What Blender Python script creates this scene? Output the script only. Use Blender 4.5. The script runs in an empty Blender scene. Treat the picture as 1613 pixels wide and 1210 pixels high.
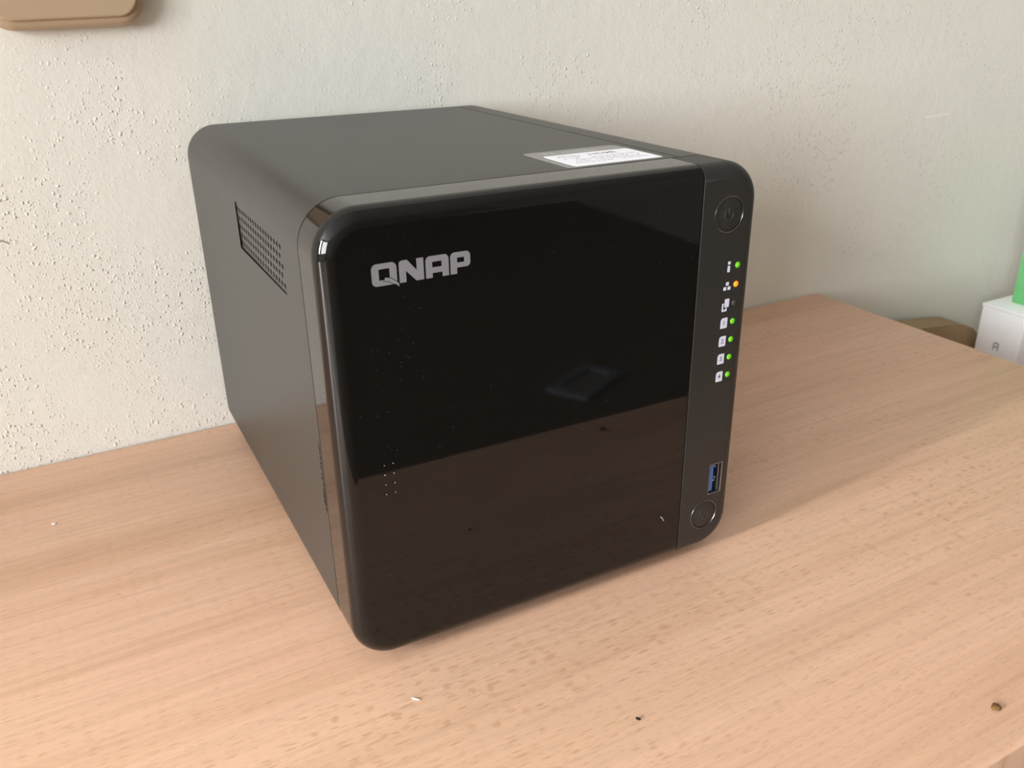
import bpy, bmesh, math, random
from mathutils import Matrix, Vector
from mathutils.geometry import tessellate_polygon
random.seed(7)
MM = 0.001
sc = bpy.context.scene
COL = sc.collection
PI = math.pi

# ---------------------------------------------------------------- camera
cd = bpy.data.cameras.new('camera'); cam = bpy.data.objects.new('camera', cd); COL.objects.link(cam)
CP = Vector((-67.504, -243.335, 221.195)) * MM
YAW, PITCH, ROLL, FPX = 0.495398, 0.418587, -0.015117, 1374.16
fw = Vector((math.sin(YAW)*math.cos(PITCH), math.cos(YAW)*math.cos(PITCH), -math.sin(PITCH)))
r0 = fw.cross(Vector((0, 0, 1))).normalized(); u0 = r0.cross(fw)
rt = math.cos(ROLL)*r0 + math.sin(ROLL)*u0; up = -math.sin(ROLL)*r0 + math.cos(ROLL)*u0
mw = Matrix((rt, up, -fw)).transposed().to_4x4(); mw.translation = CP
cam.matrix_world = mw
cd.sensor_width = 36; cd.sensor_fit = 'HORIZONTAL'; cd.lens = 36*FPX/1613
cd.clip_start = 0.01; cd.clip_end = 60
cd.dof.use_dof = True; cd.dof.focus_distance = 0.325; cd.dof.aperture_fstop = 26
sc.camera = cam

# ---------------------------------------------------------------- world, light, exposure
w = bpy.data.worlds.new('world'); sc.world = w; w.use_nodes = True
bg = w.node_tree.nodes['Background']; bg.inputs[0].default_value = (0.62, 0.78, 1.0, 1); bg.inputs[1].default_value = 1.0
# daylight through the two openings of the left wall: a wide window and the narrow gap next to it
XL = -4.3
WINS = [(-4.0, -1.4, 0.10, 1.95), (-0.57, -0.35, 0.15, 1.95)]
for (wy0, wy1, wz0, wz1), power, colr in zip(WINS, (345, 400), ((0.97, 0.98, 1.0), (1.0, 0.985, 0.96))):
    la = bpy.data.lights.new('window_daylight', 'AREA'); la.shape = 'RECTANGLE'
    la.size = wy1-wy0; la.size_y = wz1-wz0; la.energy = power; la.color = colr
    lo = bpy.data.objects.new('window_daylight', la); COL.objects.link(lo)
    lo.matrix_world = Matrix.Translation((XL-0.06, (wy0+wy1)/2, (wz0+wz1)/2)) @ Matrix(((0,0,-1,0),(-1,0,0,0),(0,1,0,0),(0,0,0,1)))
sc.view_settings.view_transform = 'Standard'; sc.view_settings.look = 'None'
sc.view_settings.exposure = 0.0; sc.view_settings.gamma = 1; sc.view_settings.use_curve_mapping = False
sc.cycles.max_bounces = 10; sc.cycles.diffuse_bounces = 6; sc.cycles.glossy_bounces = 5
sc.cycles.use_denoising = True
sc.cycles.sample_clamp_indirect = 6

# ---------------------------------------------------------------- materials
def mat(name, color, rough=0.5, spec=0.5, metal=0.0, emis=None, estr=0.0, coat=0.0):
    m = bpy.data.materials.new(name); m.use_nodes = True
    b = m.node_tree.nodes['Principled BSDF']
    b.inputs['Base Color'].default_value = (*color, 1); b.inputs['Roughness'].default_value = rough
    b.inputs['Specular IOR Level'].default_value = spec; b.inputs['Metallic'].default_value = metal
    b.inputs['Coat Weight'].default_value = coat
    if emis: b.inputs['Emission Color'].default_value = (*emis, 1); b.inputs['Emission Strength'].default_value = estr
    return m
class N:
    """tiny node helper"""
    def __init__(s, m): s.t = m.node_tree; s.b = s.t.nodes['Principled BSDF']
    def add(s, typ, **k):
        n = s.t.nodes.new(typ)
        for a, v in k.items(): setattr(n, a, v)
        return n
    def link(s, a, b): s.t.links.new(a, b)
    def coords(s, scale):
        tc = s.add('ShaderNodeTexCoord'); mp = s.add('ShaderNodeMapping'); mp.inputs['Scale'].default_value = scale
        s.link(tc.outputs['Object'], mp.inputs['Vector']); return mp.outputs[0]
    def noise(s, vec, scale, detail=3, rough=0.5, dist=0):
        n = s.add('ShaderNodeTexNoise'); s.link(vec, n.inputs['Vector'])
        n.inputs['Scale'].default_value = scale; n.inputs['Detail'].default_value = detail
        n.inputs['Roughness'].default_value = rough; n.inputs['Distortion'].default_value = dist
        return n.outputs['Fac']
    def ramp(s, fac, stops, interp='LINEAR'):
        r = s.add('ShaderNodeValToRGB'); e = r.color_ramp.elements; r.color_ramp.interpolation = interp
        while len(e) < len(stops): e.new(0.5)
        for q, (p, c) in zip(e, stops):
            q.position = p; q.color = (*c, 1) if hasattr(c, '__len__') else (c, c, c, 1)
        s.link(fac, r.inputs[0]); return r.outputs[0]
    def math(s, op, a, b=None):
        n = s.add('ShaderNodeMath', operation=op)
        for i, q in enumerate((a, b)):
            if q is None: continue
            if isinstance(q, (int, float)): n.inputs[i].default_value = q
            else: s.link(q, n.inputs[i])
        return n.outputs[0]
    def mix(s, fac, a, b, mode='MIX'):
        n = s.add('ShaderNodeMix', data_type='RGBA', blend_type=mode)
        for i, q in ((0, fac), (6, a), (7, b)):
            if isinstance(q, (int, float)): n.inputs[i].default_value = q
            elif isinstance(q, tuple): n.inputs[i].default_value = (*q, 1)
            else: s.link(q, n.inputs[i])
        return n.outputs[2]
    def bump(s, h, strength, dist, normal=None):
        n = s.add('ShaderNodeBump'); n.inputs['Strength'].default_value = strength; n.inputs['Distance'].default_value = dist
        s.link(h, n.inputs['Height'])
        if normal: s.link(normal, n.inputs['Normal'])
        return n.outputs[0]

# painted roller-textured plaster
m_wall = mat('cream_plaster', (0.80, 0.76, 0.655), 0.75, 0.25)
n = N(m_wall); v = n.coords((1, 1, 1))
tone = n.noise(v, 5, 2)
n.link(n.mix(tone, (0.80, 0.788, 0.735), (0.80, 0.785, 0.70)), n.b.inputs['Base Color'])
big = n.noise(v, 130, 3, 0.55)
patch = n.ramp(n.noise(v, 16, 2), [(0.42, 0.15), (0.62, 1.0)])
def nodules(scale, thr, soft):
    vo = n.add('ShaderNodeTexVoronoi', feature='F1'); vo.inputs['Scale'].default_value = scale
    wv = n.add('ShaderNodeVectorMath', operation='ADD')
    nn = n.add('ShaderNodeTexNoise'); nn.inputs['Scale'].default_value = scale*0.9; n.link(v, nn.inputs['Vector'])
    sm = n.add('ShaderNodeVectorMath', operation='SCALE'); sm.inputs['Scale'].default_value = 0.9/scale
    n.link(nn.outputs['Color'], sm.inputs[0]); n.link(v, wv.inputs[0]); n.link(sm.outputs[0], wv.inputs[1])
    n.link(wv.outputs[0], vo.inputs['Vector'])
    sp = n.add('ShaderNodeSeparateColor'); n.link(vo.outputs['Color'], sp.inputs[0])
    on = n.ramp(sp.outputs[0], [(thr, 0.0), (thr+0.12, 1.0)])
    return n.math('MULTIPLY', n.ramp(vo.outputs['Distance'], [(0.05, 1.0), (soft, 0.0)], 'EASE'), on)
k1 = n.math('MULTIPLY', nodules(430, 0.62, 0.42), patch)
k2 = n.math('MULTIPLY', nodules(700, 0.5, 0.45), n.math('MULTIPLY', patch, 0.45))
h = n.math('ADD', n.math('MULTIPLY', big, 0.6), n.math('ADD', k1, k2))
n.link(n.bump(h, 1.0, 0.00055), n.b.inputs['Normal'])

# beech desk top, grain running along x
m_wood = mat('beech', (0.7, 0.47, 0.31), 0.42, 0.4)
n = N(m_wood)
vs = n.coords((1.4, 42, 1)); st = n.noise(vs, 1, 4, 0.55, 0.3)
base = n.ramp(st, [(0.30, (0.640, 0.378, 0.245)), (0.46, (0.730, 0.450, 0.308)), (0.60, (0.780, 0.492, 0.348)), (0.78, (0.745, 0.477, 0.342))])
vl = n.coords((4, 9, 1)); base = n.mix(n.ramp(n.noise(vl, 1, 2), [(0.4, 0.0), (0.65, 0.5)]), base, (0.735, 0.49, 0.33))
vf = n.coords((28, 1300, 1)); fib = n.noise(vf, 1, 2)
base = n.mix(1.0, base, n.ramp(fib, [(0.3, 0.955), (0.6, 1.015)]), 'MULTIPLY')
vg = n.coords((9, 330, 1)); fg = n.noise(vg, 1, 3)
base = n.mix(1.0, base, n.ramp(fg, [(0.32, 0.92), (0.55, 1.02)]), 'MULTIPLY')
def flecks(sx, sy, thr, size, seed):
    vv = n.coords((sx, sy, 1))
    a = n.add('ShaderNodeVectorMath', operation='ADD'); a.inputs[1].default_value = (seed, seed*1.7, 0.2)
    n.link(vv, a.inputs[0])
    wn = n.add('ShaderNodeTexNoise'); wn.inputs['Scale'].default_value = 0.8; n.link(vv, wn.inputs['Vector'])
    b = n.add('ShaderNodeVectorMath', operation='ADD'); n.link(a.outputs[0], b.inputs[0]); n.link(wn.outputs['Color'], b.inputs[1])
    vo = n.add('ShaderNodeTexVoronoi', feature='F1', voronoi_dimensions='2D'); vo.inputs['Scale'].default_value = 1; n.link(b.outputs[0], vo.inputs['Vector'])
    sp = n.add('ShaderNodeSeparateColor'); n.link(vo.outputs['Color'], sp.inputs[0])
    on = n.ramp(sp.outputs[0], [(thr, 0.0), (min(thr+0.35, 1), 1.0)])
    return n.math('MULTIPLY', n.ramp(vo.outputs['Distance'], [(size*0.35, 1.0), (size, 0.0)]), on)
dens = n.ramp(n.noise(n.coords((3.5, 14, 1)), 1, 2), [(0.36, 0.12), (0.60, 1.0)])
f1 = n.math('MULTIPLY', flecks(125, 560, 0.50, 0.36, 3.3), dens)
f2 = n.math('MULTIPLY', flecks(210, 1050, 0.45, 0.36, 9.1), 0.6)
dens2 = n.ramp(n.noise(n.coords((5, 16, 1)), 1.0, 1), [(0.52, 0.0), (0.66, 1.0)])
f3 = n.math('MULTIPLY', flecks(150, 210, 0.62, 0.33, 5.7), n.math('MULTIPLY', dens2, 1.3))
fl = n.math('MINIMUM', n.math('ADD', n.math('ADD', f1, f2), f3), 1.0)
base = n.mix(n.math('MULTIPLY', fl, 0.45), base, (0.47, 0.235, 0.11))
n.link(base, n.b.inputs['Base Color'])
n.link(n.bump(n.math('ADD', n.math('MULTIPLY', fl, -0.6), n.math('MULTIPLY', fg, 0.5)), 0.25, 0.0002), n.b.inputs['Normal'])

m_body = mat('dark_satin_metal', (0.0235, 0.023, 0.021), 0.37, 0.36)
n = N(m_body); n.link(n.bump(n.noise(n.coords((1, 1, 1)), 2600, 2), 0.12, 0.0001), n.b.inputs['Normal'])
m_gloss = mat('black_gloss', (0.0042, 0.0041, 0.0038), 0.035, 0.45)
n = N(m_gloss); n.link(n.bump(n.noise(n.coords((1, 1, 1)), 55, 1), 0.06, 0.0003), n.b.inputs['Normal'])
m_matte = mat('black_matte_plastic', (0.0165, 0.016, 0.0145), 0.48, 0.5)
n = N(m_matte); n.link(n.bump(n.noise(n.coords((1, 1, 1)), 2200, 2), 0.15, 0.0001), n.b.inputs['Normal'])
m_dark = mat('dark_inside', (0.004, 0.004, 0.004), 0.8, 0.2)
m_rubber = mat('black_rubber', (0.01, 0.01, 0.01), 0.8, 0.3)
m_silver = mat('silver_print', (0.215, 0.21, 0.225), 0.45, 0.4)
m_white = mat('white_print', (0.60, 0.61, 0.72), 0.6, 0.3)
m_navy = mat('dark_numeral', (0.05, 0.06, 0.14), 0.6)
m_ringm = mat('dark_ring_metal', (0.30, 0.30, 0.30), 0.22, 0.5, 1.0)
m_steel = mat('steel', (0.48, 0.48, 0.50), 0.3, 0.5, 1.0)
m_blue = mat('blue_plastic', (0.045, 0.14, 0.42), 0.4)
m_gled = mat('green_led', (0.07, 0.24, 0.01), 0.35, 0.4, emis=(0.20, 0.75, 0.02), estr=0.42)
m_oled = mat('orange_led', (0.5, 0.15, 0.01), 0.35, 0.4, emis=(1.0, 0.30, 0.02), estr=0.95)
m_xled = mat('unlit_led', (0.035, 0.030, 0.024), 0.4, 0.4)
m_halo_g = mat('green_led_halo', (0.012, 0.05, 0.004), 0.4, 0.4, emis=(0.05, 0.22, 0.005), estr=0.22)  # painted halo: the ring around each lit light glows faintly itself
m_halo_o = mat('orange_led_halo', (0.08, 0.02, 0.003), 0.4, 0.4, emis=(0.45, 0.10, 0.005), estr=0.3)
m_stk_w = mat('white_label', (0.86, 0.86, 0.93), 0.5, 0.4)
m_stk_g = mat('grey_clear_film', (0.20, 0.20, 0.20), 0.3, 0.5)
m_ink = mat('grey_ink', (0.38, 0.38, 0.46), 0.6)
m_inkd = mat('dark_ink', (0.16, 0.16, 0.20), 0.6)
m_inkw = mat('pale_ink', (0.42, 0.42, 0.42), 0.5)
m_switch = mat('beige_plastic', (0.475, 0.352, 0.232), 0.38, 0.45)
m_box = mat('white_cardboard', (0.95, 0.965, 1.0), 0.5, 0.35)
m_green = mat('green_card', (0.15, 0.48, 0.18), 0.5, 0.3)
m_tan = mat('tan_canvas', (0.36, 0.255, 0.15), 0.8, 0.2)
n = N(m_tan); n.link(n.bump(n.noise(n.coords((1, 1, 1)), 900, 2), 0.4, 0.0005), n.b.inputs['Normal'])
m_floor = mat('dark_oak_floor', (0.16, 0.10, 0.06), 0.45)
n = N(m_floor); n.link(n.mix(n.noise(n.coords((2, 22, 1)), 1, 4), (0.05, 0.032, 0.02), (0.10, 0.062, 0.036)), n.b.inputs['Base Color'])
m_ceil = mat('white_ceiling', (0.42, 0.42, 0.41), 0.9, 0.1)
m_blocker = mat('grey_lacquer', (0.36, 0.34, 0.31), 0.5)
m_frame = mat('white_window_frame', (0.8, 0.8, 0.8), 0.4)
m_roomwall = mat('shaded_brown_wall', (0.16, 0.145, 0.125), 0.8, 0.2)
m_crumb = mat('brown_crumb', (0.14, 0.075, 0.03), 0.9, 0.1)
m_bcrumb = mat('black_crumb', (0.02, 0.015, 0.012), 0.9, 0.1)
m_lint = mat('white_lint', (0.9, 0.88, 0.84), 0.8, 0.1)
m_dust = mat('dust', (0.42, 0.42, 0.40), 0.9, 0.1)
m_mark = mat('grey_scuff', (0.35, 0.33, 0.28), 0.9, 0.1)
m_paper = mat('grey_paper', (0.15, 0.16, 0.20), 0.7)

# ---------------------------------------------------------------- helpers
def obj(name, bm, m, parent=None, kind=None, label=None, angle=32, recalc=True):
    if recalc: bmesh.ops.recalc_face_normals(bm, faces=bm.faces[:])
    for f in bm.faces: f.smooth = True
    for e in bm.edges:
        if len(e.link_faces) != 2 or e.calc_face_angle(4) > math.radians(angle): e.smooth = False
    me = bpy.data.meshes.new(name); bm.to_mesh(me); bm.free(); me.materials.append(m)
    o = bpy.data.objects.new(name, me); COL.objects.link(o)
    if parent: o.parent = parent
    if kind: o['kind'] = kind
    if label: o['label'] = label
    return o
def thing(name, label, cat, loc=(0, 0, 0), rz=0, group=None):
    o = bpy.data.objects.new(name, None); COL.objects.link(o); o.empty_display_size = 0.02
    o.location = loc; o.rotation_euler = (0, 0, rz); o['label'] = label; o['category'] = cat
    if group: o['group'] = group
    return o
def tag(o, label, cat, group=None):
    o['label'] = label; o['category'] = cat
    if group: o['group'] = group
    return o
def add_box(bm, x0, x1, y0, y1, z0, z1, bevel=0, seg=2):
    r = bmesh.ops.create_cube(bm, size=1, matrix=Matrix.Translation(((x0+x1)/2, (y0+y1)/2, (z0+z1)/2)) @ Matrix.Diagonal((x1-x0, y1-y0, z1-z0, 1)))
    if bevel:
        es = {e for q in r['verts'] for e in q.link_edges}
        bmesh.ops.bevel(bm, geom=list(es), offset=bevel, segments=seg, profile=0.5, affect='EDGES')
def box(*a, **k):
    bm = bmesh.new(); add_box(bm, *a, **k); return bm
def fill(bm, loops):
    """triangulated face bounded by the first loop of vertices, with the other loops as holes (u,v given beside them)"""
    vs = [q for vl, _ in loops for q in vl]
    for t in tessellate_polygon([[Vector((a, b, 0)) for a, b in pl] for _, pl in loops]):
        if len(set(t)) == 3:
            try: bm.faces.new([vs[i] for i in t])
            except ValueError: pass
def add_prism(bm, outer, holes, w0, w1, M):
    """flat polygon with holes in (u,v), thickness w0..w1, mapped by M"""
    loops = []
    for loop in [outer]+holes:
        lo_ = [bm.verts.new(M @ Vector((a, b, w0))) for a, b in loop]
        hi = [bm.verts.new(M @ Vector((a, b, w1))) for a, b in loop]
        k = len(loop)
        for i in range(k): bm.faces.new((lo_[i], lo_[(i+1) % k], hi[(i+1) % k], hi[i]))
        loops.append((hi, loop))
    fill(bm, loops)
def prism(*a):
    bm = bmesh.new(); add_prism(bm, *a); return bm
FRONT = Matrix(((MM,0,0,0),(0,0,-MM,0),(0,MM,0,0),(0,0,0,1)))      # u=x, v=z, w towards -y
TOP = Matrix(((MM,0,0,0),(0,MM,0,0),(0,0,MM,0),(0,0,0,1)))          # u=x, v=y, w up
LEFT = Matrix(((0,0,-MM,0),(MM,0,0,0),(0,MM,0,0),(0,0,0,1)))        # u=y, v=z, w towards -x
def at(u, v, M, w_=0): return M @ Matrix.Translation((u, v, w_))
def rrect(x0, x1, z0, z1, r, seg=8):
    if not hasattr(r, '__len__'): r = (r,)*4
    p = []
    for (cx, cz, a0, q) in ((x1-r[0], z0+r[0], -90, r[0]), (x1-r[1], z1-r[1], 0, r[1]), (x0+r[2], z1-r[2], 90, r[2]), (x0+r[3], z0+r[3], 180, r[3])):
        if q <= 0: p.append((cx, cz)); continue
        for i in range(seg+1):
            a = math.radians(a0+90*i/seg); p.append((cx+q*math.cos(a), cz+q*math.sin(a)))
    return p
def circ(cx, cz, r, k=40): return [(cx+r*math.cos(2*PI*i/k), cz+r*math.sin(2*PI*i/k)) for i in range(k)]
def text_bm(s, size, M, w0=0.0, ext=0.02, bold=0.0, shear=0.0, sx=1.0):
    cu = bpy.data.curves.new('t', 'FONT'); cu.body = s; cu.size = size; cu.align_x = 'CENTER'; cu.align_y = 'CENTER'
    cu.extrude = ext; cu.offset = bold; cu.shear = shear; cu.resolution_u = 3
    o = bpy.data.objects.new('t', cu); COL.objects.link(o)
    me = bpy.data.meshes.new_from_object(o.evaluated_get(bpy.context.evaluated_depsgraph_get()))
    bm = bmesh.new(); bm.from_mesh(me)
    bm.transform(M @ Matrix.Translation((0, 0, w0)) @ Matrix.Diagonal((sx, 1, 1, 1)))
    bpy.data.objects.remove(o); bpy.data.curves.remove(cu); bpy.data.meshes.remove(me)
    return bm
def loft(bm, rings, cap0=False, cap1=False, skip=None):
    vr = [[bm.verts.new(p) for p in r] for r in rings]; k = len(rings[0])
    for j in range(len(vr)-1):
        for i in range(k):
            if skip and skip(j, i): continue
            a, b = vr[j], vr[j+1]
            bm.faces.new((a[i], a[(i+1) % k], b[(i+1) % k], b[i]))
    if cap0: bm.faces.new(vr[0])
    if cap1: bm.faces.new(vr[-1])
    return vr
def weighted(o):
    md = o.modifiers.new('wn', 'WEIGHTED_NORMAL'); md.keep_sharp = True; md.weight = 100

def under(o, par):                      # keep world coordinates under an unrotated parent
    o.parent = par; o.matrix_parent_inverse = Matrix.Translation(par.location).inverted(); return o

# ---------------------------------------------------------------- the room (setting)
ZF, ZC = -0.748, 2.15
XR, YB, YF = 2.3, 0.235, -4.6
def struct(name, bm, m): return obj(name, bm, m, kind='structure')
wall_back = struct('wall_back', box(XL-0.1, XR+0.1, YB, YB+0.12, ZF, ZC), m_wall)
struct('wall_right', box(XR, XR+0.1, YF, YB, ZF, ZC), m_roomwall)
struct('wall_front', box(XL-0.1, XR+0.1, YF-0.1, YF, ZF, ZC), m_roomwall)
struct('floor', box(XL-0.1, XR+0.1, YF-0.1, YB+0.12, ZF-0.05, ZF), m_floor)
struct('ceiling', box(XL-0.1, XR+0.1, YF-0.1, YB+0.12, ZC, ZC+0.05), m_ceil)
ML = Matrix(((0,0,-1,0),(1,0,0,0),(0,1,0,0),(0,0,0,1)))
bm = bmesh.new()
ycuts = [YF] + [q for wn in WINS for q in wn[:2]] + [YB]
for i in range(0, len(ycuts), 2): add_box(bm, XL-0.1, XL, ycuts[i], ycuts[i+1], ZF, ZC)
for wn in WINS:
    add_box(bm, XL-0.1, XL, wn[0], wn[1], ZF, wn[2]); add_box(bm, XL-0.1, XL, wn[0], wn[1], wn[3], ZC)
struct('wall_left', bm, m_wall)
for i, (y0, y1, z0, z1) in enumerate(WINS):
    bm = bmesh.new(); f = 0.03 if i == 0 else 0.008
    parts = [(y0, y0+f, z0, z1), (y1-f, y1, z0, z1), (y0+f, y1-f, z0, z0+f), (y0+f, y1-f, z1-f, z1)]
    if i == 0: parts.append(((y0+y1)/2-.02, (y0+y1)/2+.02, z0+f, z1-f))
    for (a0, a1, b0, b1) in parts: add_box(bm, XL-0.04, XL-0.005, a0, a1, b0, b1)
    struct('window_%d' % (i+1), bm, m_frame)
# unseen cupboard shape added far to the left to block some daylight
wd = thing('light_blocker', 'unseen light blocker shaped as a tall grey cupboard, added far left of the desk', 'light_blocker', (-2.45, 0.05, ZF))
# small marks in the plaster
obj('paint_smear', prism(rrect(-14, 14, -0.7, 0.7, 0.6, 3), [], 0, 0.12, at(0, 0, Matrix.Translation((0.586, 0.235, 0.128)) @ Matrix.Rotation(-0.03, 4, 'Y') @ FRONT)), m_lint, wall_back)
obj('scuff', prism([(-3, 0.6), (0, 1.2), (3, -1.0), (2.4, -1.4), (0, 0.2), (-3, -0.2)], [], 0, 0.1, Matrix.Translation((-0.0860, 0.235, 0.1165)) @ FRONT), m_mark, wall_back, label='grey scuff on the plaster')

# ---------------------------------------------------------------- desk
ZT = -0.003
desk = thing('desk', 'light beech desk with a flecked wood top standing against the cream wall', 'desk', (-0.05, 0.05, ZF))
top = box(-0.62, 0.4735, -0.1365, 0.2335, ZT-0.025, ZT)
es = [e for e in top.edges if all(abs(q.co.z-ZT) < 1e-6 for q in e.verts)] + [e for e in top.edges if abs(e.verts[0].co.x-e.verts[1].co.x) < 1e-6 and abs(e.verts[0].co.y-e.verts[1].co.y) < 1e-6]
bmesh.ops.bevel(top, geom=es, offset=0.0012, segments=3, profile=0.5, affect='EDGES')
under(obj('desk_top', top, m_wood), desk)
for x0 in (-0.60, 0.435): under(obj('side_panel', box(x0, x0+0.02, -0.12, 0.22, ZF, ZT-0.025, bevel=0.001), m_wood), desk)
under(obj('modesty_panel', box(-0.58, 0.435, 0.17, 0.188, ZF+0.25, ZT-0.025, bevel=0.001), m_wood), desk)

for nm, a in (('carcass', (-2.70, -2.20, -0.165, 0.2335, ZF+0.06, 1.00)), ('plinth', (-2.68, -2.22, -0.10, 0.22, ZF, ZF+0.06))):
    under(obj(nm, box(*a, bevel=0.002), m_blocker), wd)
for sx in (-1, 1):
    d_ = under(obj('door', box(-2.45+min(sx*0.002, sx*0.247), -2.45+max(sx*0.002, sx*0.247), -0.185, -0.165, ZF+0.07, 0.99, bevel=0.002), m_blocker), wd)
    h_ = obj('handle', box(-2.45+sx*0.03-.006, -2.45+sx*0.03+.006, -0.21, -0.185, 0.1, 0.24, bevel=0.003), m_steel); h_.parent = d_

# ---------------------------------------------------------------- light switch on the wall
sw = thing('light_switch', 'beige rounded light switch on the cream wall, top left corner', 'switch', (-0.039, 0.235, 0.2505))
def sw_slab(hw, hh, r, y0, y1, fil, seg=6):
    bm = bmesh.new(); rings = []
    for (ins, y) in [(0, y0)] + [(fil*(1-math.cos(PI/2*i/seg)), y1+fil*(1-math.sin(PI/2*i/seg))) for i in range(seg+1)]:
        rings.append([Vector((a*MM, y*MM, b*MM)) for a, b in rrect(-hw+ins, hw-ins, -hh+ins, hh-ins, max(r-ins, 0.5), 10)])
    loft(bm, rings, cap0=True, cap1=True); return bm
weighted(obj('switch_plate', sw_slab(34.5, 40, 13, 0, -10, 3.5), m_switch, sw))
weighted(obj('switch_rocker', sw_slab(30.6, 36, 9, -9.6, -12.0, 1.2), m_switch, sw))
sw.rotation_euler = (0, math.radians(-1.2), 0)

# ---------------------------------------------------------------- storage box (the black device)
NW, NH, ND, NR, XD = 170.0, 165.3, 220.0, 15.0, 142.4
SEAM = 20.0
nas = thing('network_storage_box', 'black four-bay network storage box with a glossy front cover standing on the beech desk', 'electronics', (0, 0, 0), -0.0108)
def P3(x, y, z): return Vector((x*MM, y*MM, z*MM))
# shell of the body, open where the vent sits
VY0, VY1, VZ0, VZ1 = 42.0, 113.0, 129.4, 148.4
def body_profile(ins):
    r = NR-ins; p = rrect(ins, NW-ins, ins, NH-ins, r, 12)
    out = []
    for i, q in enumerate(p):
        out.append(q)
        if i == 25:   # along the top, from right to left: a shallow groove
            for x, dz in ((147.0, 0), (146.6, .45), (146.2, .45), (145.8, 0)): out.append((x, NH-ins-dz))
        if i == 38:   # going down the left side
            out += [(ins, VZ1), (ins, VZ0)]
    return out
ring = body_profile(0)
iv = [i for i, q in enumerate(ring) if q == (0, VZ1)][0]
ys = [(0.12, SEAM+0.75), (0, SEAM+0.95), (0, VY0), (0, VY1), (0, ND-1), (0.8, ND)]
bm = bmesh.new()
loft(bm, [[P3(a, y, b) for a, b in body_profile(ins)] for ins, y in ys], cap1=False, skip=lambda j, i: j == 2 and i == iv)
weighted(obj('body_shell', bm, m_body, nas))
obj('rear_panel', prism(rrect(1, NW-1, 1, NH-1, NR-1, 8), [], -ND+0.6, -ND+2, FRONT @ Matrix.Diagonal((1, 1, 1, 1))), m_body, nas)
bm = bmesh.new()
loft(bm, [[P3(a, y, b) for a, b in rrect(4, NW-4, 4, NH-4, NR-4, 6)] for y in (16.5, ND-3)], True, True)
obj('inner_chassis', bm, m_dark, nas)
# vent grille: sunk towards its rear and lower edges, staggered round holes
bm = bmesh.new()
def dep(y, z): return 0.06 + 0.30*(y-VY0)/(VY1-VY0) + 0.26*(VZ1-z)/(VZ1-VZ0)
holes = []
for r in range(5):
    for c in range(17 if r % 2 else 18):
        cy = 44.6+3.93*c+(1.96 if r % 2 else 0); cz = 131.9+3.45*r
        holes.append(circ(cy, cz, 1.1, 8))
add_prism(bm, [(VY0, VZ0), (VY1, VZ0), (VY1, VZ1), (VY0, VZ1)], holes, -1.4, 0, LEFT)
for q in bm.verts: q.co.x += dep(q.co.y/MM, q.co.z/MM)*MM
obj('vent_grille', bm, m_body, nas, angle=20)
obj('vent_backing', box(3.0*MM, 3.6*MM, 40*MM, 115*MM, 128*MM, 150*MM), m_dark, nas)
# worn sticker residue next to the seam, built as a ridged dark strip
bm = bmesh.new(); add_box(bm, -0.10*MM, 0.4*MM, 21.3*MM, 23.6*MM, 54*MM, 82*MM, bevel=0.05*MM)
residue = obj('residue_strip', bm, m_matte, nas, label='worn dark strip beside the cover seam')
bm = bmesh.new()
for i in range(13):
    z = 55.5+2.05*i+random.uniform(-.3, .3); y = 22.4+random.uniform(-.5, .5)
    add_box(bm, -0.35*MM, 0.1*MM, (y-.45)*MM, (y+.45)*MM, (z-.4)*MM, (z+.4)*MM, bevel=0.12*MM, seg=1)
obj('residue_ridge', bm, m_gloss, residue)
obj('residue_slot', box(-0.16*MM, 0.1*MM, 21.5*MM, 23.4*MM, 57.6*MM, 62.4*MM), m_dark, residue)

# front: rings of the rounded cross-section, cut at the divider x = XD
FIL, FS = 6.1, 14
def front_outline(ins, side, gap):
    p = rrect(ins, NW-ins, ins, NH-ins, NR-ins, 14)
    if side == 'cover':
        xe = XD-0.22-gap
        a = [q for q in p if q[0] < NW/2]
        return [(xe, ins)] + [(xe, NH-ins)] + a[:]     # right bottom, right top, then down the left
    xs = XD+0.22+gap
    a = [q for q in p if q[0] > NW/2]
    return a + [(xs, NH-ins), (xs, ins)]
def front_rings(side):
    R = [(0.10, SEAM, 0), (0, SEAM-0.15, 0)]
    for i in range(FS+1):
        t = PI/2*i/FS; ins = FIL*(1-math.cos(t)); y = FIL*(1-math.sin(t))
        g = 0.35*(1-math.sqrt(max(0, 1-max(0, 1-y/0.35)**2))) if y < 0.35 else 0
        R.append((ins, y, g))
    R.append((FIL+0.01, 0, 0.35)) if False else None
    return R
def build_front(side, m, holes):
    bm = bmesh.new(); R = front_rings(side)
    vr = loft(bm, [[P3(a, y, b) for a, b in front_outline(ins, side, g)] for ins, y, g in R])
    loops = [(vr[-1], front_outline(R[-1][0], side, R[-1][2]))]
    for hl in holes:
        hf = [bm.verts.new(P3(a, 0, b)) for a, b in hl]; hb = [bm.verts.new(P3(a, 3.0, b)) for a, b in hl]
        kk = len(hl)
        for i in range(kk): bm.faces.new((hf[i], hf[(i+1) % kk], hb[(i+1) % kk], hb[i]))
        loops.append((hf, hl))
    fill(bm, loops)
    bmesh.ops.remove_doubles(bm, verts=bm.verts[:], dist=1e-7)
    return bm
weighted(obj('front_cover', build_front('cover', m_gloss, []), m_gloss, nas, label='glossy black front cover'))
cover = nas.children[-1]
PB, CB = (155.2, 146.6, 6.85), (155.4, 16.9, 6.9)
UX0, UX1, UZ0, UZ1 = 156.7, 163.6, 26.2, 40.6
LEDZ = [126.5, 118.9, 111.3, 103.8, 96.2, 88.7, 81.1]; LX = 161.5
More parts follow.
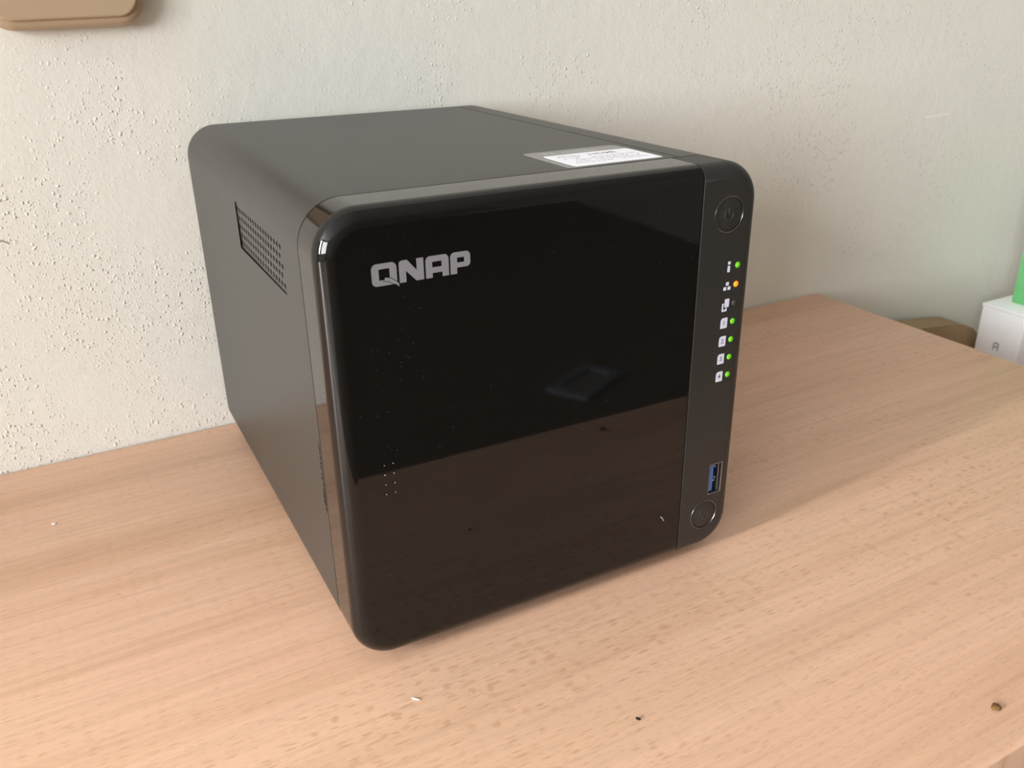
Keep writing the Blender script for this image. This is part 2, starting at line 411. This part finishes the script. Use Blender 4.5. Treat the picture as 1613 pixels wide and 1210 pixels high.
col_holes = [circ(*PB, 48), circ(*CB, 48), rrect(UX0, UX1, UZ0, UZ1, 0.3, 3)] + [circ(LX, z, 1.45, 20) for z in LEDZ]
colm = obj('control_strip', build_front('column', m_matte, col_holes), m_matte, nas, label='matte black strip with the buttons and lights'); weighted(colm)

# buttons
def button(name, cx, cz, r):
    bm = bmesh.new(); rr = r-0.38
    prof = [(rr, 3), (rr, 0.55), (rr-0.12, 0.32), (rr-0.35, 0.2)]
    loft(bm, [[P3(cx+q*math.cos(2*PI*i/48), y, cz+q*math.sin(2*PI*i/48)) for i in range(48)] for q, y in prof], cap1=True)
    b = obj(name, bm, m_matte, colm)
    bm = bmesh.new(); rings = []
    for j in range(8):
        a = 2*PI*j/8; q = r-0.2+0.2*math.cos(a); y = 0.12+0.22*math.sin(a)
        rings.append([P3(cx+q*math.cos(2*PI*i/48), y, cz+q*math.sin(2*PI*i/48)) for i in range(48)])
    rings.append(rings[0]); loft(bm, rings); bmesh.ops.remove_doubles(bm, verts=bm.verts[:], dist=1e-7)
    obj('button_ring', bm, m_ringm, colm, label='thin shiny ring around the button')
    return b
def arc_band(cx, cz, r, wd, a0, a1, k=20):
    o_ = [(cx+(r+wd)*math.cos(math.radians(a0+(a1-a0)*i/k)), cz+(r+wd)*math.sin(math.radians(a0+(a1-a0)*i/k))) for i in range(k+1)]
    i_ = [(cx+r*math.cos(math.radians(a0+(a1-a0)*i/k)), cz+r*math.sin(math.radians(a0+(a1-a0)*i/k))) for i in range(k+1)]
    return o_ + i_[::-1]
m_emb = mat('raised_symbol_edge', (0.03, 0.03, 0.028), 0.25, 0.7)
button('power_button', *PB)
bm = bmesh.new()
add_prism(bm, arc_band(PB[0], PB[1]-.3, 1.75, 0.42, 130, 410), [], -0.25, 0.05, FRONT)
add_prism(bm, rrect(PB[0]-.2, PB[0]+.22, PB[1]-.2, PB[1]+2.4, 0.1, 2), [], -0.25, 0.05, FRONT)
obj('power_symbol', bm, m_emb, colm)
button('copy_button', *CB)
bm = bmesh.new()
add_prism(bm, rrect(CB[0]-1.7, CB[0]+0.6, CB[1]-0.4, CB[1]+2.3, 0.15, 2), [rrect(CB[0]-1.4, CB[0]+0.3, CB[1]-0.1, CB[1]+2.0, 0.1, 2)], -0.25, 0.0, FRONT)
add_prism(bm, rrect(CB[0]-0.3, CB[0]+2.0, CB[1]-2.2, CB[1]+0.5, 0.15, 2), [rrect(CB[0]-0.0, CB[0]+1.7, CB[1]-1.9, CB[1]+0.2, 0.1, 2)], -0.25, 0.03, FRONT)
obj('copy_symbol', bm, m_emb, colm)
# status lights with their symbols
def led(z, m, hm):
    bm = bmesh.new()
    bmesh.ops.create_uvsphere(bm, u_segments=20, v_segments=10, radius=1.18*MM, matrix=Matrix.Translation(P3(LX, 0.15, z)) @ Matrix.Diagonal((1, 0.55, 1, 1)))
    l = obj('status_light', bm, m, colm)
    obj('halo_collar', prism(circ(LX, z, 1.44, 20), [circ(LX, z, 1.1, 20)], -0.6, -0.02, FRONT), hm, l)
    return l
for i, z in enumerate(LEDZ):
    l = led(z, m_oled if i == 1 else m_xled if i == 2 else m_gled, m_halo_o if i == 1 else m_matte if i == 2 else m_halo_g)
    l['label'] = 'lit orange status light' if i == 1 else 'unlit status light' if i == 2 else 'lit green status light'
IX = 157.2
bm = bmesh.new()
z = LEDZ[0]-0.3
add_prism(bm, rrect(IX-.55, IX+.65, z+1.0, z+2.2, .1, 2), [], 0, 0.04, FRONT); add_prism(bm, rrect(IX-.6, IX+.6, z-2.0, z+.5, .15, 2), [], 0, 0.04, FRONT)
obj('status_symbol', bm, m_white, colm)
bm = bmesh.new(); z = LEDZ[1]-0.3
for dx, dz in ((0, 1.0), (-1.05, -0.85), (1.0, -0.85)): add_prism(bm, rrect(IX+dx-.7, IX+dx+.7, z+dz-.7, z+dz+.7, .12, 2), [], 0, 0.04, FRONT)
obj('network_symbol', bm, m_white, colm)
bm = bmesh.new(); z = LEDZ[2]-0.3
add_prism(bm, rrect(IX-.5, IX+1.7, z-.9, z+2.5, .25, 3), [], 0, 0.04, FRONT)
add_prism(bm, [(IX-1.7, z-2.5), (IX+.75, z-2.5), (IX+.75, z-1.15), (IX+.1, z-1.15), (IX+.1, z-1.75), (IX-1.0, z-1.75), (IX-1.0, z+.2), (IX-.75, z+.2), (IX-.75, z+.8), (IX-1.7, z+.8)], [], 0, 0.04, FRONT)
obj('copy_symbol', bm, m_white, colm)
for i, dgt in enumerate('1234'):
    z = LEDZ[3+i]-0.15
    pl_ = obj('bay_symbol', prism(rrect(IX-1.65, IX+1.65, z-2.15, z+2.15, (0.2, 0.25, 1.2, 0.2), 4), [], 0, 0.04, FRONT), m_white, colm)
    obj('numeral', text_bm(dgt, 2.7, at(IX, z-.05, FRONT), 0.05, 0.01, 0.02), m_navy, pl_)
# usb socket
usb = obj('usb_port', prism(rrect(UX0+.05, UX1-.05, UZ0+.05, UZ1-.05, .3, 3), [rrect(UX0+.22, UX1-.45, UZ0+.28, UZ1-.28, .2, 3)], -12, -0.05, FRONT), m_steel, colm, label='steel shell of the usb port')
obj('port_tongue', box((UX0+.75)*MM, (UX0+2.7)*MM, 0.7*MM, 11*MM, (UZ0+1.1)*MM, (UZ1-1.1)*MM, bevel=0.1*MM), m_blue, usb, label='blue plastic tongue')
obj('port_backing', box((UX0-1)*MM, (UX1+1)*MM, 12*MM, 12.5*MM, (UZ0-1)*MM, (UZ1+1)*MM), m_dark, usb)
bm = bmesh.new()
for (dx, dz) in ((3.0, 12.6), (3.4, 7.2), (2.95, 5.9)): add_box(bm, (UX0+dx-.1)*MM, (UX0+dx+.75)*MM, 0.8*MM, 4*MM, (UZ0+dz-.45)*MM, (UZ0+dz+.45)*MM, bevel=.15*MM)
obj('contact_spring', bm, m_steel, usb)
bm = bmesh.new(); add_box(bm, (UX1-1.75)*MM, (UX1-1.45)*MM, 0.6*MM, 9*MM, (UZ0+.8)*MM, (UZ1-.8)*MM)
obj('shield_spring', bm, m_steel, usb)

# logo letters on the cover
ZB, ZTp = 141.0, 148.0
def Lp(x, pts): return [(x+a, ZB+b) for a, b in pts]
def rr(x0, x1, z0, z1, r): return rrect(x0, x1, z0, z1, r, 5)
w0_, w1_ = 0.0, 0.06
Qx = 16.3
bm = prism(rr(Qx, Qx+8.1, ZB, ZTp, (0.0, 1.7, 1.7, 1.5)), [rr(Qx+2.3, Qx+5.8, ZB+1.75, ZTp-1.75, 0.0)], w0_, w1_, FRONT)
q_ = obj('logo_letter', bm, m_silver, cover)
def swoosh(off, wd, w):
    pts = []; k = 10
    for i in range(k+1):
        t = i/k; x = Qx+4.2+4.4*t; z = ZB+2.45-0.15*t-2.35*t*t
        pts.append((x+off*0.7, z+off))
    return pts + [(a, b-wd) for a, b in pts[::-1]]
bm = prism(swoosh(0.0, 1.0, 0), [], w0_, 0.09, FRONT); obj('letter_tail', bm, m_silver, q_)
bm = bmesh.new(); add_prism(bm, swoosh(0.12, 0.16, 0), [], w0_, 0.10, FRONT); add_prism(bm, swoosh(-1.0, 0.16, 0)[:], [], w0_, 0.10, FRONT)
obj('letter_slit', bm, m_gloss, q_)
Nx = 25.2
bm = prism([(Nx, ZB), (Nx+2.2, ZB), (Nx+2.2, ZB+3.6), (Nx+5.5, ZB), (Nx+8.1, ZB), (Nx+8.1, ZTp), (Nx+5.8, ZTp), (Nx+5.8, ZB+3.3), (Nx+2.7, ZTp), (Nx+1.0, ZTp), (Nx+.3, ZTp-.3), (Nx, ZTp-1.0)], [], w0_, w1_, FRONT)
obj('logo_letter', bm, m_silver, cover)
Ax = 34.0
arcL = [(Ax+1.5-1.5*math.cos(t), ZTp-1.5+1.5*math.sin(t)) for t in [PI/2*i/5 for i in range(6)]]
arcR = [(Ax+6.3+1.5*math.sin(t), ZTp-1.5+1.5*math.cos(t)) for t in [PI/2*i/5 for i in range(6)]]
bm = prism([(Ax, ZB)] + arcL + arcR + [(Ax+7.8, ZB), (Ax+5.6, ZB), (Ax+5.6, ZB+1.5), (Ax+2.2, ZB+1.5), (Ax+2.2, ZB)], [rr(Ax+2.2, Ax+5.4, ZB+3.3, ZTp-1.9, 0)], w0_, w1_, FRONT)
obj('logo_letter', bm, m_silver, cover)
Px = 42.4
arcL = [(Px+1.5-1.5*math.cos(t), ZTp-1.5+1.5*math.sin(t)) for t in [PI/2*i/5 for i in range(6)]]
arcR = [(Px+5.4+1.5*math.sin(t), ZTp-1.5+1.5*math.cos(t)) for t in [PI/2*i/5 for i in range(6)]]
arcB = [(Px+5.6+1.3*math.cos(t), ZB+2.0+1.3-1.3*math.sin(t)) for t in [PI/2*i/5 for i in range(6)]]
bm = prism([(Px, ZB)] + arcL + arcR + arcB + [(Px+2.2, ZB+2.0), (Px+2.2, ZB)], [rr(Px+2.3, Px+4.8, ZB+3.6, ZTp-1.8, 0)], w0_, w1_, FRONT)
obj('logo_letter', bm, m_silver, cover)
# small raised dots of the lower left corner
for r in range(4):
    for c in range(2):
        bm = bmesh.new(); bmesh.ops.create_uvsphere(bm, u_segments=10, v_segments=6, radius=0.26*MM, matrix=Matrix.Translation(P3(15.4+3.2*c, -0.02, 79.6-3.7*r)))
        obj('raised_dot', bm, m_ringm, cover)
# dust and a hair on the cover
bm = bmesh.new()
for i in range(150):
    x = random.uniform(8, 140); z = random.uniform(8, 160); s = random.choice((0.035, 0.05, 0.07, 0.05))
    if random.random() < 0.35: x = random.gauss(20, 8); z = random.gauss(120 if random.random() < .5 else 100, 22)
    if not (8 < x < 140 and 8 < z < 160): continue
    bmesh.ops.create_icosphere(bm, subdivisions=1, radius=s*MM*1.1, matrix=Matrix.Translation(P3(x, -0.03, z)))
obj('dust_specks', bm, m_dust, cover, kind='stuff')
obj('hair_scratch', prism([(132.0+0.1, 22.8), (133.0, 22.0), (133.9, 20.4), (134.2, 20.3), (133.3, 22.2), (132.2, 23.1)], [], 0, 0.05, FRONT), m_dust, cover)

# sticker on the top, front right
film = obj('sticker_film', prism(rrect(99.5, 142.0, 22.4, 57.5, 2.5, 5), [], NH, NH+0.06, TOP), m_stk_g, nas, label='grey translucent film of the sticker')
lab = obj('sticker_label', prism(rrect(103.2, 141.6, 23.8, 47.6, 1.2, 4), [], NH+.05, NH+.11, TOP), m_stk_w, nas, label='white printed label of the sticker')
ZS = NH+.11
obj('logo_swirl', prism([(111.5+4.6*math.cos(a), 42.3+2.9*math.sin(a)) for a in [2*PI*i/32 for i in range(32)]], [[(111.4+4.1*math.cos(a), 42.2+2.35*math.sin(a)) for a in [2*PI*i/32 for i in range(32)]]], ZS, ZS+.02, TOP), m_ink, lab)
obj('logo_word', text_bm('intel', 3.6, at(111.5, 42.2, TOP), ZS, 0.01), m_ink, lab)
obj('label_heading', text_bm('HDMI', 4.0, at(126.8, 42.8, TOP), ZS, 0.01, 0.06, sx=1.25), m_inkd, lab)
bm = bmesh.new()
for r, y in enumerate((37.6, 34.8, 32.0, 29.2)):
    x = 106.5
    while x < 137.5:
        l = random.uniform(0.8, 3.0)
        if random.random() > 0.12: add_prism(bm, rrect(x, x+l, y-.42, y+.42, 0.15, 2), [], ZS, ZS+.02, TOP)
        x += l+0.55
obj('label_print', bm, m_ink, lab)
obj('film_print', text_bm('TS-453Be', 5.2, at(117.5, 52.0, TOP), NH+.06, 0.01, 0.03, sx=1.2), m_inkw, film)
# rubber feet
for fx, fy in ((22, 24), (148, 24), (22, 198), (148, 198)):
    bm = bmesh.new(); loft(bm, [[P3(fx+q*math.cos(2*PI*i/24), fy+q*math.sin(2*PI*i/24), z) for i in range(24)] for q, z in ((8, 0.3), (8, -2.5), (7.4, -3.0))], True, True)
    obj('rubber_foot', bm, m_rubber, nas)

# ---------------------------------------------------------------- beyond the right end of the desk
ZS2 = -0.165
cab = thing('side_cabinet', 'low beech cabinet beside the right end of the desk, hidden behind it', 'cabinet', (0.72, 0.09, ZF))
under(obj('cabinet_body', box(0.50, 0.94, -0.06, 0.2335, ZF+0.02, ZS2, bevel=0.002), m_wood), cab)
under(obj('plinth', box(0.51, 0.93, -0.04, 0.22, ZF, ZF+0.02), m_dark), cab)
dr = under(obj('door', box(0.505, 0.935, -0.078, -0.06, ZF+0.03, ZS2-0.005, bevel=0.002), m_wood), cab)
hd = obj('handle', box(0.53, 0.54, -0.095, -0.078, -0.42, -0.30, bevel=0.003), m_steel); hd.parent = dr
# white box: -x face lit by the window
wb = thing('storage_carton', 'white cardboard box with a small grey symbol beyond the right end of the desk', 'box', (0.70, 0.15, ZS2))
under(obj('carton_body', box(0.6456, 0.76, 0.1595, 0.2000, ZS2, -0.0325, bevel=0.0012), m_box), wb)
under(obj('carton_lid', box(0.6450, 0.7606, 0.1589, 0.2006, -0.0345, -0.0315, bevel=0.0006), m_box), wb)
bm = prism([(-2.6, -3.6), (-1.4, -3.6), (-1.4, -1), (1.4, -1), (1.4, -3.6), (2.6, -3.6), (2.6, 3), (1.6, 3.8), (-1.6, 3.8), (-2.6, 3)], [rrect(-1.4, 1.4, 0.4, 2.4, 0.1, 2)], 0, 0.15, Matrix.Translation((0.6456, 0.1805, -0.0665)) @ Matrix(((0,0,-MM,0),(-MM,0,0,0),(0,MM,0,0),(0,0,0,1))))
under(obj('printed_symbol', bm, m_ink), wb)
gr = obj('green_book', box(0.667, 0.700, 0.1605, 0.1885, -0.0315, 0.085, bevel=0.0008), m_green)
tag(gr, 'green booklet standing upright on top of the white cardboard box', 'book')
# tan rounded case behind the box
pts = [(0.530, ZS2), (0.676, ZS2), (0.678, -0.100), (0.672, -0.083), (0.662, -0.069), (0.648, -0.058), (0.633, -0.0515), (0.610, -0.048), (0.578, -0.0445), (0.560, -0.046), (0.545, -0.052), (0.535, -0.065), (0.530, -0.085)]
cs = prism([(a*1000, b*1000) for a, b in pts], [], -230, -206, FRONT)
bmesh.ops.bevel(cs, geom=[e for e in cs.edges if e.calc_face_angle(0) > 1.2], offset=0.009, segments=5, affect='EDGES')
tag(obj('canvas_case', cs, m_tan), 'tan round-shouldered case against the wall behind the desk\'s right end', 'case')

# ---------------------------------------------------------------- crumbs and lint on the desk
def crumb(name, x, y, r, sx, sy, rz, m, label, cat='crumb', h=0.5):
    bm = bmesh.new(); bmesh.ops.create_icosphere(bm, subdivisions=2, radius=1)
    for q in bm.verts: q.co *= random.uniform(0.75, 1.15)
    bm.transform(Matrix.Diagonal((r*sx*MM, r*sy*MM, r*h*MM, 1))); zmin = min(q.co.z for q in bm.verts)
    o = obj(name, bm, m, angle=80); o.location = (x, y, ZT-zmin); o.rotation_euler = (0, 0, rz)
    tag(o, label, cat)
crumb('wood_crumb', 0.1831, -0.1224, 1.7, 1.25, 0.95, 0.2, m_crumb, 'brown crumb on the desk top near the lower right corner')
crumb('black_crumb', 0.0745, -0.0665, 0.75, 0.7, 1.3, 0.5, m_bcrumb, 'tiny black crumb on the desk in front of the storage box')
crumb('lint_fibre', 0.0127, -0.0207, 1.7, 1.0, 0.16, -0.8, m_lint, 'short white fibre on the desk before the lower left corner of the storage box', 'lint', 0.14)
crumb('lint_speck', -0.0918, 0.1671, 1.3, 1.0, 0.5, 0.1, m_lint, 'white speck on the desk near the wall at the left', 'lint', 0.3)
# unseen stand-in on the floor, added for the dim patch mirrored in the cover
bm = prism([(-105, -62), (105, -62), (105, 62), (-105, 62)], [[(-75, -36), (75, -36), (75, 36), (-75, 36)]], 0, 12, TOP)
tr = thing('mirror_stand_in', 'added stand-in frame on the floor, mirrored dimly in the glossy black cover', 'frame', (1.11, -1.60, ZF), -0.5)
obj('frame_border', bm, m_paper, tr)
obj('frame_backing', box(-0.078, 0.078, -0.038, 0.038, 0.001, 0.004), m_roomwall, tr)
